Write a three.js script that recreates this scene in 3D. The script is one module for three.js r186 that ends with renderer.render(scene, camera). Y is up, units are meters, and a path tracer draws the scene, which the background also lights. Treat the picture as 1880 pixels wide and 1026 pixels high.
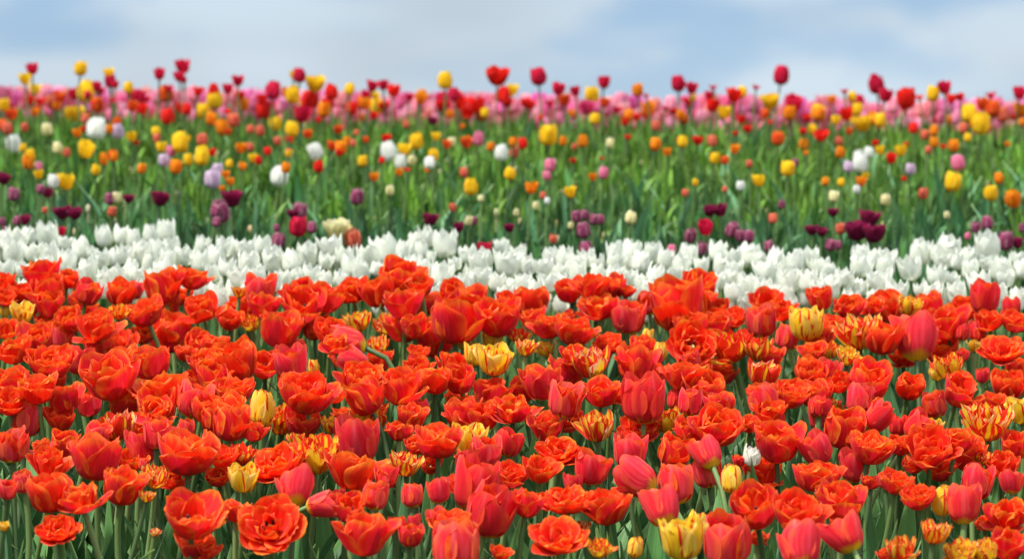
import * as THREE from 'three';
import { mergeGeometries } from 'three/addons/utils/BufferGeometryUtils.js';

// ---------------------------------------------------------------- random numbers
function rng(seed) { let a = seed >>> 0; return () => { a = (a + 0x6d2b79f5) | 0; let t = Math.imul(a ^ (a >>> 15), 1 | a); t = (t + Math.imul(t ^ (t >>> 7), 61 | t)) ^ t; return ((t ^ (t >>> 14)) >>> 0) / 4294967296; }; }
let R = rng(20);
const rr = (a, b) => a + (b - a) * R();
const clamp = THREE.MathUtils.clamp, lerp = THREE.MathUtils.lerp, sstep = (a, b, x) => { const t = clamp((x - a) / (b - a), 0, 1); return t * t * (3 - 2 * t); };
const DEG = Math.PI / 180;
function hash3(x, y, z, s = 0) { let h = Math.imul(x, 374761393) ^ Math.imul(y, 668265263) ^ Math.imul(z, 2147483647 - 1274126177) ^ Math.imul(s, 1274126177); h = Math.imul(h ^ (h >>> 13), 1274126177); h ^= h >>> 16; return (h >>> 0) / 4294967296; }
function noise3(x, y, z, s = 0) {
  const ix = Math.floor(x), iy = Math.floor(y), iz = Math.floor(z), f = (t) => t * t * t * (t * (t * 6 - 15) + 10), u = f(x - ix), v = f(y - iy), w = f(z - iz);
  const c = (a, b, d) => hash3(ix + a, iy + b, iz + d, s);
  return lerp(lerp(lerp(c(0, 0, 0), c(1, 0, 0), u), lerp(c(0, 1, 0), c(1, 1, 0), u), v), lerp(lerp(c(0, 0, 1), c(1, 0, 1), u), lerp(c(0, 1, 1), c(1, 1, 1), u), v), w);
}
const fbm = (x, y, z, n, s = 0) => { let a = 0.5, t = 0, q = 0; for (let i = 0; i < n; i++) { t += a * noise3(x, y, z, s + i); q += a; a *= 0.5; x = x * 2.03 + 7.1; y = y * 2.03 + 3.7; z = z * 2.03 + 1.9; } return t / q; };

// ---------------------------------------------------------------- camera, sky, sun, exposure
const W = 1880, H = 1026, F = 5222, EYE = 1.685, PITCH = -1.8 * DEG;      // photograph's size, focal length in its pixels
const scene = new THREE.Scene();
const camera = new THREE.PerspectiveCamera(2 * Math.atan(H / 2 / F) / DEG, 1024 / 558, 0.1, 6000);
camera.position.set(0, EYE, 0);
camera.rotation.x = PITCH;
camera.focus = 4.95;
camera.userData.fStop = 4.8;
const renderer = new THREE.WebGLRenderer({ antialias: true });
renderer.toneMapping = THREE.LinearToneMapping;
renderer.toneMappingExposure = 2.25;
renderer.shadowMap.enabled = true;

function skyTexture() {
  const w = 2048, h = 1024, data = new Float32Array(w * h * 4);
  for (let j = 0; j < h; j++) {
    const el = ((j + 0.5) / h - 0.5) * Math.PI, y = Math.sin(el), c = Math.cos(el);
    for (let i = 0; i < w; i++) {
      const az = ((i + 0.5) / w - 0.5) * 2 * Math.PI, x = Math.cos(az) * c, z = Math.sin(az) * c, k = (j * w + i) * 4;
      const yy = Math.max(y, 0);
      const tilt = yy - 0.05 * x, big = fbm(x * 5 + 42.3, tilt * 24 + 6, z * 5 + 11, 3, 5), fine = fbm(x * 19 + 3, tilt * 62 + 23.1, z * 19 + 8, 5, 9);
      const cloud = sstep(0.38, 0.60, 0.4 * big + 0.6 * fine), shade = sstep(0.35, 0.75, fbm(x * 7 + 9, yy * 26 + 2, z * 7 + 5, 3, 17));
      const dim = lerp(0.83, 1, sstep(0.1, 0.35, yy)), hi = sstep(0.0, 0.9, yy), low = 1 - sstep(0, 0.1, yy);
      const blue = [lerp(0.135, 0.16, hi) + 0.065 * low, lerp(0.245, 0.26, hi) + 0.065 * low, lerp(0.385, 0.40, hi) + 0.03 * low];
      const lit = lerp(1.06, 0.86, shade) * lerp(1, 2.1, sstep(0.1, 0.75, yy)), up = sstep(0.12, 0.5, yy), cl = [lerp(0.335, 0.43, up) * lit, lerp(0.392, 0.44, up) * lit, lerp(0.442, 0.44, up) * lit];
      const m = clamp(0.24 + cloud * 0.66 + 0.3 * low * low + 0.25 * hi, 0, 1);
      for (let q = 0; q < 3; q++) data[k + q] = dim * lerp(blue[q], cl[q], m);
      data[k + 3] = 1;
    }
  }
  const t = new THREE.DataTexture(data, w, h, THREE.RGBAFormat, THREE.FloatType);
  t.mapping = THREE.EquirectangularReflectionMapping; t.magFilter = t.minFilter = THREE.LinearFilter; t.needsUpdate = true;
  return t;
}
scene.background = scene.environment = skyTexture();
const sun = new THREE.DirectionalLight(new THREE.Color(1, 0.955, 0.86), 3.0);
sun.position.set(-5, 11, 3.5); sun.target.position.set(0, 0.6, -6); sun.position.add(sun.target.position);
sun.castShadow = true; sun.shadow.radius = 11; sun.shadow.mapSize.set(2048, 2048);
Object.assign(sun.shadow.camera, { left: -6, right: 6, top: 7, bottom: -7, near: 0.5, far: 40 });
scene.add(sun, sun.target);

// ---------------------------------------------------------------- the lie of the land: a slope that rises to a crest, then falls away
const SLOPE = 0.158, CROSS = 0.014;
function ground(x, z) {
  const d = -z, side = -CROSS * clamp(x, -30, 30);
  let y;
  if (d < -3) y = -3 * SLOPE;
  else if (d < 8.8) y = SLOPE * d;
  else {                                           // slope eases from 0.158 to 0.028 between 8.8 and 9.8 m, then turns down
    const a = Math.min(d, 9.8) - 8.8, s0 = SLOPE, s1 = 0.028;
    y = SLOPE * 8.8 + s0 * a + (s1 - s0) * a * a / 2;
    if (d > 9.8) { const b = Math.min(d, 12) - 9.8; y += s1 * b; }
    if (d > 12) { const b = Math.min(d, 16) - 12; y += s1 * b - 0.15 / 8 * b * b; }
    if (d > 16) y += -0.122 * (Math.min(d, 60) - 16);
  }
  return y + side;
}
const HEADS = 0.5;                                  // flower heads stand about half a metre above the soil
// the ray of a point of the photograph, and the point along it at a given distance or on the sheet of flower heads
const FWD = new THREE.Vector3(0, Math.sin(PITCH), -Math.cos(PITCH)), UPV = new THREE.Vector3(0, Math.cos(PITCH), Math.sin(PITCH));
function ray(px, py) { return FWD.clone().multiplyScalar(F).addScaledVector(UPV, H / 2 - py).add(new THREE.Vector3(px - W / 2, 0, 0)).divideScalar(F); }   // depth 1 along the view
function onHeads(px, py, lift = 0) { const r = ray(px, py); return (EYE - HEADS - lift) / (-SLOPE * r.z - CROSS * r.x - r.y); }                                       // depth where y = HEADS + SLOPE d - CROSS x

// ---------------------------------------------------------------- textures: pigment and veins only
const enc = (x) => Math.round(255 * clamp(x <= 0.0031308 ? 12.92 * x : 1.055 * Math.pow(x, 1 / 2.4) - 0.055, 0, 1));
function tex(w, h, fn) {
  const data = new Uint8Array(w * h * 4);
  for (let j = 0; j < h; j++) for (let i = 0; i < w; i++) { const c = fn((i + 0.5) / w * 2 - 1, (j + 0.5) / h), k = (j * w + i) * 4; data[k] = enc(c[0]); data[k + 1] = enc(c[1]); data[k + 2] = enc(c[2]); data[k + 3] = 255; }
  const t = new THREE.DataTexture(data, w, h, THREE.RGBAFormat); t.colorSpace = THREE.SRGBColorSpace; t.magFilter = THREE.LinearFilter; t.minFilter = THREE.LinearMipmapLinearFilter; t.generateMipmaps = true; t.wrapS = t.wrapT = THREE.ClampToEdgeWrapping; t.needsUpdate = true;
  return t;
}
const mix3 = (a, b, t) => [lerp(a[0], b[0], t), lerp(a[1], b[1], t), lerp(a[2], b[2], t)];
// v runs across a petal (-1..1), u along it (0 at the claw); veins fan out along u
const vein = (v, u, s, n = 16) => { const f = v / (0.35 + 0.75 * Math.sin(Math.PI * clamp(u * 0.8 + 0.08, 0, 1))); return fbm(f * n, u * 2.2, 3, 3, s); };
const edge = (v, u, s) => { const e = Math.max(sstep(0.62, 1.02, Math.abs(v) + 0.28 * (noise3(v * 3, u * 7, 1, s) - 0.5)), sstep(0.80, 1.02, u + 0.1 * (noise3(v * 6, 2, 1, s) - 0.5))); return e * sstep(0.12, 0.4, u); };
const RED = [0.88, 0.014, 0.003], ORANGE = [0.96, 0.19, 0.022], PINK = [0.80, 0.018, 0.040], CORAL = [0.92, 0.12, 0.045], YELLOW = [0.94, 0.66, 0.016], BLOOD = [0.55, 0.008, 0.004];
const shade = (c, k) => [c[0] * k, c[1] * k, c[2] * k];
function redIn(s) { return tex(96, 160, (v, u) => { let c = mix3(RED, ORANGE, clamp(0.95 * edge(v, u, s) + 0.15 * sstep(0.5, 0.8, vein(v, u, s)) + 0.15 * sstep(0.5, 0.98, u), 0, 1)); c = mix3(c, [0.9, 0.032, 0.006], 0.5 * noise3(v * 2, u * 2, 4, s)); c = mix3(c, YELLOW, 0.9 * (1 - sstep(0.05, 0.13, u + 0.05 * vein(v, u, s + 3)))); return shade(c, lerp(0.74, 1.12, vein(v, u, s + 1))); }); }
function redOut(s) { return tex(96, 160, (v, u) => { const f = Math.exp(-v * v / 0.30) * sstep(0.08, 0.35, u) * (1 - 0.75 * sstep(0.75, 1, u)); let c = mix3(RED, PINK, clamp(1.1 * f * lerp(0.6, 1.1, vein(v, u, s)), 0, 1)); c = mix3(c, ORANGE, 0.85 * edge(v, u, s)); c = mix3(c, CORAL, 0.25 * sstep(0.55, 0.8, vein(v, u, s + 5))); c = mix3(c, YELLOW, 0.85 * (1 - sstep(0.06, 0.17, u + 0.07 * vein(v, u, s + 3)))); return shade(c, lerp(0.76, 1.12, vein(v, u, s + 1))); }); }
function pinkOut(s, star = 0) { return tex(96, 160, (v, u) => { const rib = Math.exp(-v * v / 0.012); let c = mix3(PINK, [0.84, 0.045, 0.07], sstep(0.35, 0.75, vein(v, u, s, 9))); c = mix3(c, CORAL, 0.8 * edge(v, u, s)); c = mix3(c, [0.86, 0.13, 0.19], 0.35 * rib * sstep(0.2, 0.5, u)); c = mix3(c, YELLOW, 0.95 * (1 - sstep(0.10 + star * 0.6, 0.24 + star, u + 0.10 * vein(v, u, s + 3) + (star ? 0.16 : -0.06) * Math.abs(v)))); return shade(c, lerp(0.80, 1.10, vein(v, u, s + 1))); }); }
function flame(s, red, pale) { return tex(96, 160, (v, u) => { const n = fbm(v * 5 + 0.9 * noise3(u * 3, v, 2, s), u * 1.5, 7, 3, s), t = sstep(0.41, 0.63, n + red * (0.25 + 0.55 * Math.exp(-v * v / 0.25) * (1 - u) + 0.22 * edge(v, u, s))); let c = mix3(YELLOW, pale, sstep(0.4, 0.95, Math.abs(v) * 0.5 + u * 0.55)); c = mix3(c, [0.76, 0.028, 0.006], t); return shade(c, lerp(0.88, 1.04, vein(v, u, s + 1))); }); }
function cupTex(s, base, body, rim) { return tex(64, 128, (v, u) => { let c = mix3(body, rim, edge(v, u, s)); c = mix3(c, base, 1 - sstep(0.04, 0.30, u + 0.08 * vein(v, u, s + 3))); return shade(c, lerp(0.90, 1.03, vein(v, u, s + 1, 11))); }); }
const leafTex = tex(64, 256, (v, u) => { const n = fbm(v * 9, u * 3, 2, 3, 31), m = noise3(v * 2, u * 5, 5, 33); let c = mix3([0.045, 0.115, 0.042], [0.085, 0.185, 0.075], 0.75 * n + 0.25 * m); c = mix3(c, [0.17, 0.26, 0.14], 0.55 * sstep(0.86, 0.99, Math.abs(v))); c = mix3(c, [0.12, 0.22, 0.09], 0.4 * Math.exp(-v * v / 0.003)); return mix3(c, [0.20, 0.22, 0.07], 0.5 * sstep(0.93, 1, u)); });

// ---------------------------------------------------------------- materials
const veinBump = (() => { const t = tex(96, 128, (v, u) => { const n = 0.65 * vein(v, u, 91, 22) + 0.35 * vein(v, u, 92, 9); return [n, n, n]; }); t.colorSpace = THREE.NoColorSpace; return t; })();
function petalMat(map, name, color = [1, 1, 1]) { const m = new THREE.MeshPhysicalMaterial({ map, roughness: 0.9, transmission: name === 'white_petal' ? 0.5 : 0.45, thickness: 0, side: THREE.DoubleSide, bumpMap: veinBump, bumpScale: 0.0009, clearcoat: 0.16, clearcoatRoughness: 0.36, specularIntensity: 0.2 }); m.color.setRGB(...color); m.name = name; return m; }
const M = {
  redIn: [petalMat(redIn(1), 'red_petal'), petalMat(redIn(2), 'red_petal', [1, 0.8, 0.9]), petalMat(redIn(3), 'red_petal', [1, 1.5, 1])],
  redOut: [petalMat(redOut(4), 'red_petal'), petalMat(redOut(5), 'red_petal', [0.97, 0.8, 1]), petalMat(redOut(6), 'red_petal', [1, 1.3, 0.8])],
  pink: [petalMat(pinkOut(7), 'pink_petal'), petalMat(pinkOut(8), 'pink_petal', [1.06, 1.5, 1.15]), petalMat(pinkOut(9), 'pink_petal', [0.98, 0.75, 0.65])],
  star: [petalMat(pinkOut(44, 0.15), 'pink_petal'), petalMat(pinkOut(45, 0.12), 'pink_petal', [1.04, 1.3, 0.9])],
  flame: [petalMat(flame(10, 0.10, [0.9, 0.62, 0.10]), 'flamed_petal'), petalMat(flame(11, 0.03, [0.9, 0.70, 0.28]), 'flamed_petal'), petalMat(flame(12, 0.17, [0.9, 0.5, 0.04]), 'flamed_petal')],
  flameRed: [petalMat(flame(13, 0.36, [0.9, 0.55, 0.1]), 'flamed_petal'), petalMat(flame(14, 0.26, [0.88, 0.78, 0.58]), 'flamed_petal'), petalMat(flame(15, 0.30, [0.88, 0.4, 0.03]), 'flamed_petal')],
  yellow: [petalMat(flame(16, -0.26, [0.9, 0.64, 0.06]), 'yellow_petal'), petalMat(flame(17, -0.16, [0.9, 0.66, 0.16]), 'yellow_petal')],
  white: [petalMat(cupTex(18, [0.62, 0.70, 0.46], [0.84, 0.86, 0.775], [0.865, 0.88, 0.81]), 'white_petal'), petalMat(cupTex(19, [0.66, 0.72, 0.52], [0.855, 0.87, 0.80], [0.865, 0.88, 0.825]), 'white_petal')],
};
const cup = (name, s, base, body, rim) => petalMat(cupTex(s, base, body, rim), name);
const MIX = {
  r: cup('crimson_petal', 21, [0.5, 0.02, 0.03], [0.62, 0.006, 0.045], [0.66, 0.012, 0.08]), R: cup('scarlet_petal', 22, [0.6, 0.1, 0.02], [0.80, 0.012, 0.008], [0.84, 0.03, 0.015]),
  y: cup('yellow_petal', 23, [0.75, 0.5, 0.02], [0.91, 0.60, 0.010], [0.92, 0.66, 0.03]), o: cup('orange_petal', 24, [0.75, 0.22, 0.01], [0.86, 0.24, 0.006], [0.90, 0.42, 0.012]),
  u: cup('orange_red_petal', 25, [0.7, 0.25, 0.01], [0.74, 0.055, 0.010], [0.86, 0.22, 0.015]), w: cup('white_petal', 26, [0.66, 0.72, 0.52], [0.84, 0.85, 0.80], [0.86, 0.86, 0.83]),
  p: cup('dark_purple_petal', 27, [0.20, 0.01, 0.06], [0.22, 0.004, 0.045], [0.33, 0.010, 0.085]), m: cup('mauve_petal', 28, [0.42, 0.26, 0.24], [0.36, 0.055, 0.15], [0.52, 0.24, 0.30]),
  k: cup('pink_petal', 29, [0.8, 0.5, 0.4], [0.82, 0.20, 0.36], [0.86, 0.36, 0.50]), K: cup('deep_pink_petal', 30, [0.7, 0.2, 0.2], [0.78, 0.05, 0.20], [0.84, 0.12, 0.30]),
  l: cup('lilac_petal', 31, [0.7, 0.68, 0.6], [0.70, 0.52, 0.68], [0.80, 0.68, 0.78]), s: cup('salmon_petal', 32, [0.7, 0.4, 0.2], [0.74, 0.13, 0.07], [0.82, 0.28, 0.16]),
  e: cup('cream_petal', 33, [0.62, 0.66, 0.30], [0.82, 0.76, 0.40], [0.84, 0.80, 0.56]),
};
const PINKROW = cup('pink_petal', 34, [0.85, 0.6, 0.5], [0.90, 0.22, 0.40], [0.90, 0.38, 0.54]);
function leafMat(c) { const m = new THREE.MeshPhysicalMaterial({ map: leafTex, roughness: 0.72, transmission: 0.25, thickness: 0, side: THREE.DoubleSide, clearcoat: 0.2, clearcoatRoughness: 0.4, specularIntensity: 0.6 }); m.color.setRGB(...c); m.name = 'tulip_leaf'; return m; }
const LEAF = [leafMat([1.1, 1.3, 0.9]), leafMat([0.9, 1.15, 1.05]), leafMat([1.55, 1.65, 1.1]), leafMat([0.6, 0.76, 0.6])];
const LEAFY = [leafMat([2.3, 2.0, 0.35]), leafMat([1.3, 1.5, 0.75]), leafMat([1.8, 1.8, 0.5])];
const plain = (name, c, rough = 0.7) => { const m = new THREE.MeshStandardMaterial({ roughness: rough }); m.color.setRGB(...c); m.name = name; return m; };
const STEM = [plain('tulip_stem', [0.10, 0.175, 0.045], 0.6), plain('tulip_stem', [0.17, 0.255, 0.08], 0.6), plain('tulip_stem', [0.06, 0.115, 0.035], 0.6)];
const STAMEN = plain('stamen', [0.03, 0.018, 0.012]), PISTIL = plain('pistil', [0.42, 0.45, 0.14]);
const soil = (() => {
  const t = tex(256, 256, (v, u) => { const n = fbm(v * 9, u * 18, 1, 5, 51); return mix3([0.035, 0.024, 0.016], [0.13, 0.095, 0.065], n * n * 1.5); }); t.wrapS = t.wrapT = THREE.RepeatWrapping; t.repeat.set(1.7, 1.7);
  const b = tex(256, 256, (v, u) => { const n = fbm(v * 14, u * 28, 4, 5, 61); return [n, n, n]; }); b.wrapS = b.wrapT = THREE.RepeatWrapping; b.colorSpace = THREE.NoColorSpace; b.repeat.set(2.3, 2.3);
  const m = new THREE.MeshStandardMaterial({ map: t, bumpMap: b, bumpScale: 0.03, roughness: 0.95 }); m.name = 'soil'; return m;
})();

// ---------------------------------------------------------------- shapes
const PROFILE = [[0, 0.26], [0.12, 0.54], [0.25, 0.79], [0.45, 0.97], [0.62, 1.0], [0.78, 0.96], [0.9, 0.82], [1, 0.56]];
const POINTED = [[0, 0.30], [0.12, 0.62], [0.3, 0.93], [0.48, 1.0], [0.65, 0.90], [0.82, 0.62], [0.93, 0.36], [1, 0.13]];
const ROUNDED = [[0, 0.30], [0.12, 0.60], [0.3, 0.90], [0.48, 1.0], [0.65, 0.95], [0.82, 0.76], [0.93, 0.52], [1, 0.24]];
const LEAFPROF = [[0, 0.42], [0.15, 0.62], [0.35, 0.93], [0.5, 1.0], [0.7, 0.78], [0.85, 0.44], [0.95, 0.17], [1, 0.02]];
function profile(list, u) { for (let i = 1; i < list.length; i++) if (u <= list[i][0]) { const t = (u - list[i - 1][0]) / (list[i][0] - list[i - 1][0]); return lerp(list[i - 1][1], list[i][1], t * t * (3 - 2 * t) * 0.5 + t * 0.5); } return list[list.length - 1][1]; }
// A petal or leaf: the spine leans th[0], th[1], th[2] degrees from the vertical at claw, middle and tip (90 = outwards); it grows from r0 off the axis towards +x
function blade({ L, wid, th, r0 = 0.004, cupR = 0.035, ruffle = 0.002, rag = 0.05, tip = 0.22, crease = 0.0006, fold = 0, twist = 0, prof = PROFILE, nu = 11, nv = 8, seed = 1, wave = 0 }) {
  const pos = [], uv = [], idx = [], n = 24, spine = [[r0, 0, th[0] * DEG]];
  const ang = (u) => (u < 0.4 ? lerp(th[0], th[1], sstep(0, 0.4, u)) : lerp(th[1], th[2], sstep(0.4, 1, u))) * DEG;
  for (let i = 1; i <= n; i++) { const a = ang((i - 0.5) / n), p = spine[i - 1]; spine.push([p[0] + Math.sin(a) * L / n, p[1] + Math.cos(a) * L / n, ang(i / n)]); }
  const at = (u) => { const f = clamp(u, 0, 1) * n, i = Math.min(n - 1, Math.floor(f)), t = f - i; return [0, 1, 2].map((k) => lerp(spine[i][k], spine[i + 1][k], t)); };
  const ph = [0, 1, 2, 3].map((k) => hash3(seed, k, 7) * 6.283);
  for (let i = 0; i <= nu; i++) for (let j = 0; j <= nv; j++) {
    const u0 = i / nu, v = j / nv * 2 - 1;
    const len = 1 - tip * Math.pow(Math.abs(v), 2.4) * u0 - rag * u0 * (noise3(v * 3.1 + 9, seed, 1, 3) * 1.2 + 0.35 * Math.exp(-Math.pow((v - 0.3 * Math.sin(ph[0])) / 0.14, 2)));
    const u = u0 * len, [r, h, a] = at(u), hw = wid / 2 * profile(prof, u0) * (1 + 0.16 * rag / 0.05 * 0.5 * (noise3(u0 * 4, v > 0 ? 5 : 2, seed, 4) - 0.5));
    const s = v * hw, Rc = cupR, lx = Rc * Math.sin(s / Rc);
    let d = Rc * (1 - Math.cos(s / Rc)) + fold * Math.abs(s) - crease * Math.exp(-v * v / 0.02) * sstep(0.05, 0.3, u0);
    d += ruffle * Math.pow(u0, 1.4) * (Math.sin(v * 3.4 + ph[0] + u0 * 2) * Math.abs(v) + 0.6 * Math.sin(v * 7.5 + ph[1] - u0 * 3) * v * v + 0.7 * Math.sin(u0 * 4.5 + ph[2]) * 0.5);
    d += wave * Math.sin(u0 * 13 + ph[3]) * Math.abs(v);
    const tw = twist * u0, lz = lx * Math.cos(tw), dd = d + lx * Math.sin(tw);
    pos.push(r - Math.cos(a) * dd, h + Math.sin(a) * dd, lz); uv.push(v * 0.5 + 0.5, u0);
  }
  for (let i = 0; i < nu; i++) for (let j = 0; j < nv; j++) { const a = i * (nv + 1) + j, b = a + nv + 1; idx.push(a, b, a + 1, a + 1, b, b + 1); }
  const g = new THREE.BufferGeometry(); g.setAttribute('position', new THREE.Float32BufferAttribute(pos, 3)); g.setAttribute('uv', new THREE.Float32BufferAttribute(uv, 2)); g.setIndex(idx); g.computeVertexNormals();
  return g;
}
const yaw = (g, a) => g.rotateY(a);

// A flower head: a Group whose children are its petals; userData-free, measured so that it can be scaled to the size wanted
function head(seed, spec) {
  const keep = R; R = rng(seed * 977 + 5);
  const g = new THREE.Group(); g.name = 'flower_head';
  const turn = rr(0, 6.28);
  spec.whorls.forEach((w, k) => {
    for (let i = 0; i < w.n; i++) {
      const jit = w.jit ?? 6, out = w.splay && R() < w.splay ? rr(14, 34) : 0, sz = rr(0.88, 1.1);
      const geo = blade({ ...w, L: w.L * sz, wid: w.wid * rr(0.9, 1.1), th: [w.th[0] + rr(-jit, jit) * 0.6, w.th[1] + rr(-jit, jit) + out * 0.8, w.th[2] + rr(-jit, jit) * 1.6 + out * 1.2], r0: (w.r0 ?? 0.004), seed: seed * 50 + k * 13 + i, tip: (w.tip ?? 0.15) });
      geo.rotateY(turn + (i + (w.off ?? (k % 2) * 0.5) + rr(-0.12, 0.12)) / w.n * Math.PI * 2);
      if (w.lift) geo.translate(0, w.lift, 0);
      const mats = w.mats, m = new THREE.Mesh(geo, mats[Math.floor(R() * mats.length * 0.999)]); m.name = 'petal'; g.add(m);
    }
  });
  if (spec.heart) {
    const st = []; for (let i = 0; i < 6; i++) { const c = new THREE.CylinderGeometry(0.0011, 0.0013, 0.016, 5).translate(0, 0.008, 0), a = new THREE.CapsuleGeometry(0.0021, 0.007, 2, 6).translate(0, 0.019, 0); for (const q of [c, a]) { q.rotateZ(-0.33).translate(0.003, 0.003, 0).rotateY(i * 1.047 + 0.3); st.push(q); } }
    const sm = new THREE.Mesh(mergeGeometries(st), STAMEN); sm.name = 'stamens'; g.add(sm);
    const pi = new THREE.Mesh(mergeGeometries([new THREE.CylinderGeometry(0.003, 0.0035, 0.02, 8).translate(0, 0.012, 0), new THREE.SphereGeometry(0.0042, 8, 6).scale(1, 0.6, 1).translate(0, 0.023, 0)]), PISTIL); pi.name = 'pistil'; g.add(pi);
  }
  R = keep;
  const box = new THREE.Box3().setFromObject(g);
  const rad = []; g.children.forEach((c) => { const p = c.geometry.attributes.position; for (let i = 0; i < p.count; i++) rad.push(Math.hypot(p.getX(i), p.getZ(i))); });
  rad.sort((a, b) => a - b);
  return { g, top: box.max.y, mid: (box.max.y + Math.min(0, box.min.y)) * 0.47, width: rad[Math.floor(rad.length * 0.93)] * 2 };
}
const D = (o) => ({ rag: 0.045, ruffle: 0.0038, ...o });
const openDouble = (a, mats1, mats2) => ({ whorls: [
  D({ n: 5, L: 0.064, wid: 0.060, th: [84, 24 + a, 2 + a * 0.9], cupR: 0.038, mats: mats1, splay: 0.16 }),
  D({ n: 5, L: 0.062, wid: 0.055, th: [76, 17 + a * 0.9, 1 + a * 0.8], cupR: 0.033, mats: mats2, splay: 0.12 }),
  D({ n: 6, L: 0.055, wid: 0.042, th: [62, 13 + a * 0.6, 6 + a * 0.3], cupR: 0.025, mats: mats2, jit: 11, ruffle: 0.007, rag: 0.11, splay: 0.18 }),
  D({ n: 4, L: 0.047, wid: 0.030, th: [42, 9, 6], cupR: 0.019, mats: mats2, jit: 13, ruffle: 0.007, rag: 0.13 }) ], heart: true });
// half-open: six broad smooth petals round a few ragged ones
const halfOpen = (a, mats1, mats2) => ({ whorls: [
  D({ n: 3, L: 0.068, wid: 0.062, th: [84, 13 + a, -6 + a], cupR: 0.033, mats: mats1, ruffle: 0.0034, splay: 0.2, jit: 7 }),
  D({ n: 3, L: 0.067, wid: 0.060, th: [78, 10 + a, -5 + a], cupR: 0.031, mats: mats1, ruffle: 0.0034, splay: 0.1, jit: 7 }),
  D({ n: 5, L: 0.058, wid: 0.042, th: [62, 9 + a * 0.6, 2 + a * 0.4], cupR: 0.024, mats: mats2, jit: 11, ruffle: 0.006, rag: 0.1, splay: 0.12 }) ], heart: true });
// blown: outer petals fallen open, the middle still upright
const blown = (a, mats1, mats2) => ({ whorls: [
  D({ n: 5, L: 0.062, wid: 0.052, th: [86, 48 + a, 26 + a], cupR: 0.045, mats: mats1, splay: 0.3, jit: 12 }),
  D({ n: 5, L: 0.061, wid: 0.052, th: [74, 20 + a * 0.6, 4], cupR: 0.033, mats: mats2, splay: 0.2, jit: 11 }),
  D({ n: 6, L: 0.056, wid: 0.040, th: [58, 10, 8], cupR: 0.024, mats: mats2, jit: 15, ruffle: 0.008, rag: 0.13, splay: 0.25 }) ], heart: true });
const HEADP = { d: [], c: [], o: [], f: [], g: [], y: [], s: [], w: [], W: [] };
for (let i = 0; i < 18; i++) { const f = [openDouble, halfOpen, blown][[0, 1, 1, 2, 1, 0, 1, 1, 0, 1, 2, 1, 1, 0, 1, 0, 1, 1][i]], a = [0, 5, 1, -8, 0, 12, 10, 14, 3, -3, 0, 13, 7, 16, 4, -3, 17, 11][i]; HEADP.d.push(head(10 + i, f(a, i % 4 === 3 ? M.redIn : [M.redOut[i % 3], M.redOut[i % 3], M.redOut[(i + 1) % 3]], [M.redIn[(i >> 1) % 3], M.redIn[(i >> 1) % 3], M.redIn[(i + 2) % 3]]))); }
HEADP.q = []; for (let i = 0; i < 6; i++) HEADP.q.push(head(30 + i, halfOpen([-4, 0, 5, 9, 2, 13][i], [M.pink[i % 3], M.pink[i % 3], M.redOut[i % 3]], [M.redIn[i % 3]])));
for (let i = 0; i < 5; i++) HEADP.c.push(head(40 + i, { whorls: [
  { n: 3, L: 0.068, wid: 0.060, th: [80, 6 + i * 2.2, -14 + i * 5], cupR: 0.029, mats: [M.pink[i % 3]], ruffle: 0.0022, rag: 0.05, jit: 4, crease: 0.0012 },
  { n: 3, L: 0.067, wid: 0.058, th: [76, 3 + i * 2, -16 + i * 4], cupR: 0.027, mats: [M.pink[i % 3], M.redOut[0]], ruffle: 0.0022, rag: 0.05, jit: 4, crease: 0.0012 },
  { n: 4, L: 0.056, wid: 0.045, th: [62, 2, -8], cupR: 0.022, mats: M.redIn, ruffle: 0.004, rag: 0.1, jit: 8 } ] }));
HEADP.b = []; for (let i = 0; i < 3; i++) HEADP.b.push(head(50 + i, { whorls: [
  { n: 3, L: 0.070, wid: 0.056, th: [70, 18 + i * 3, 2 + i * 5], cupR: 0.030, mats: M.star, ruffle: 0.0026, rag: 0.05, jit: 5, crease: 0.0012 },
  { n: 3, L: 0.068, wid: 0.054, th: [64, 12 + i * 3, -2 + i * 4], cupR: 0.028, mats: M.star, ruffle: 0.0026, rag: 0.05, jit: 5, crease: 0.0012 },
  { n: 4, L: 0.056, wid: 0.042, th: [55, 6, -4], cupR: 0.022, mats: M.redIn, ruffle: 0.004, rag: 0.1, jit: 8 } ] }));
for (let i = 0; i < 4; i++) HEADP.o.push(head(60 + i, openDouble([34, 42, 30, 38][i], M.redIn, M.redIn)));
for (let i = 0; i < 6; i++) for (const [key, mats] of [['f', M.flame], ['g', M.flameRed]]) HEADP[key].push(head(70 + i + (key === 'g' ? 20 : 0), { whorls: [
  D({ n: 6, L: 0.056, wid: 0.037, th: [74, 22 + i * 3, -2 + i * 4], cupR: 0.026, mats: [mats[i % 3], mats[(i + 1) % 3]], jit: 9, rag: 0.11, splay: 0.12 }),
  D({ n: 6, L: 0.052, wid: 0.033, th: [64, 14 + i * 2, -4 + i * 3], cupR: 0.022, mats: [mats[i % 3]], jit: 12, rag: 0.13 }),
  D({ n: 6, L: 0.044, wid: 0.026, th: [45, 8, -2], cupR: 0.017, mats: [mats[i % 3]], jit: 14, rag: 0.15, ruffle: 0.006 }) ] }));
for (let i = 0; i < 4; i++) HEADP.y.push(head(110 + i, { whorls: [
  D({ n: 5, L: 0.054, wid: 0.042, th: [80, 12 + i * 4, -8 + i * 5], cupR: 0.027, mats: M.yellow, jit: 5 }), D({ n: 5, L: 0.051, wid: 0.038, th: [70, 8 + i * 2, -10 + i * 4], cupR: 0.024, mats: M.yellow, jit: 8 }),
  D({ n: 5, L: 0.044, wid: 0.030, th: [50, 5, -6], cupR: 0.018, mats: M.yellow, jit: 10, rag: 0.12 }) ] }));
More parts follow.
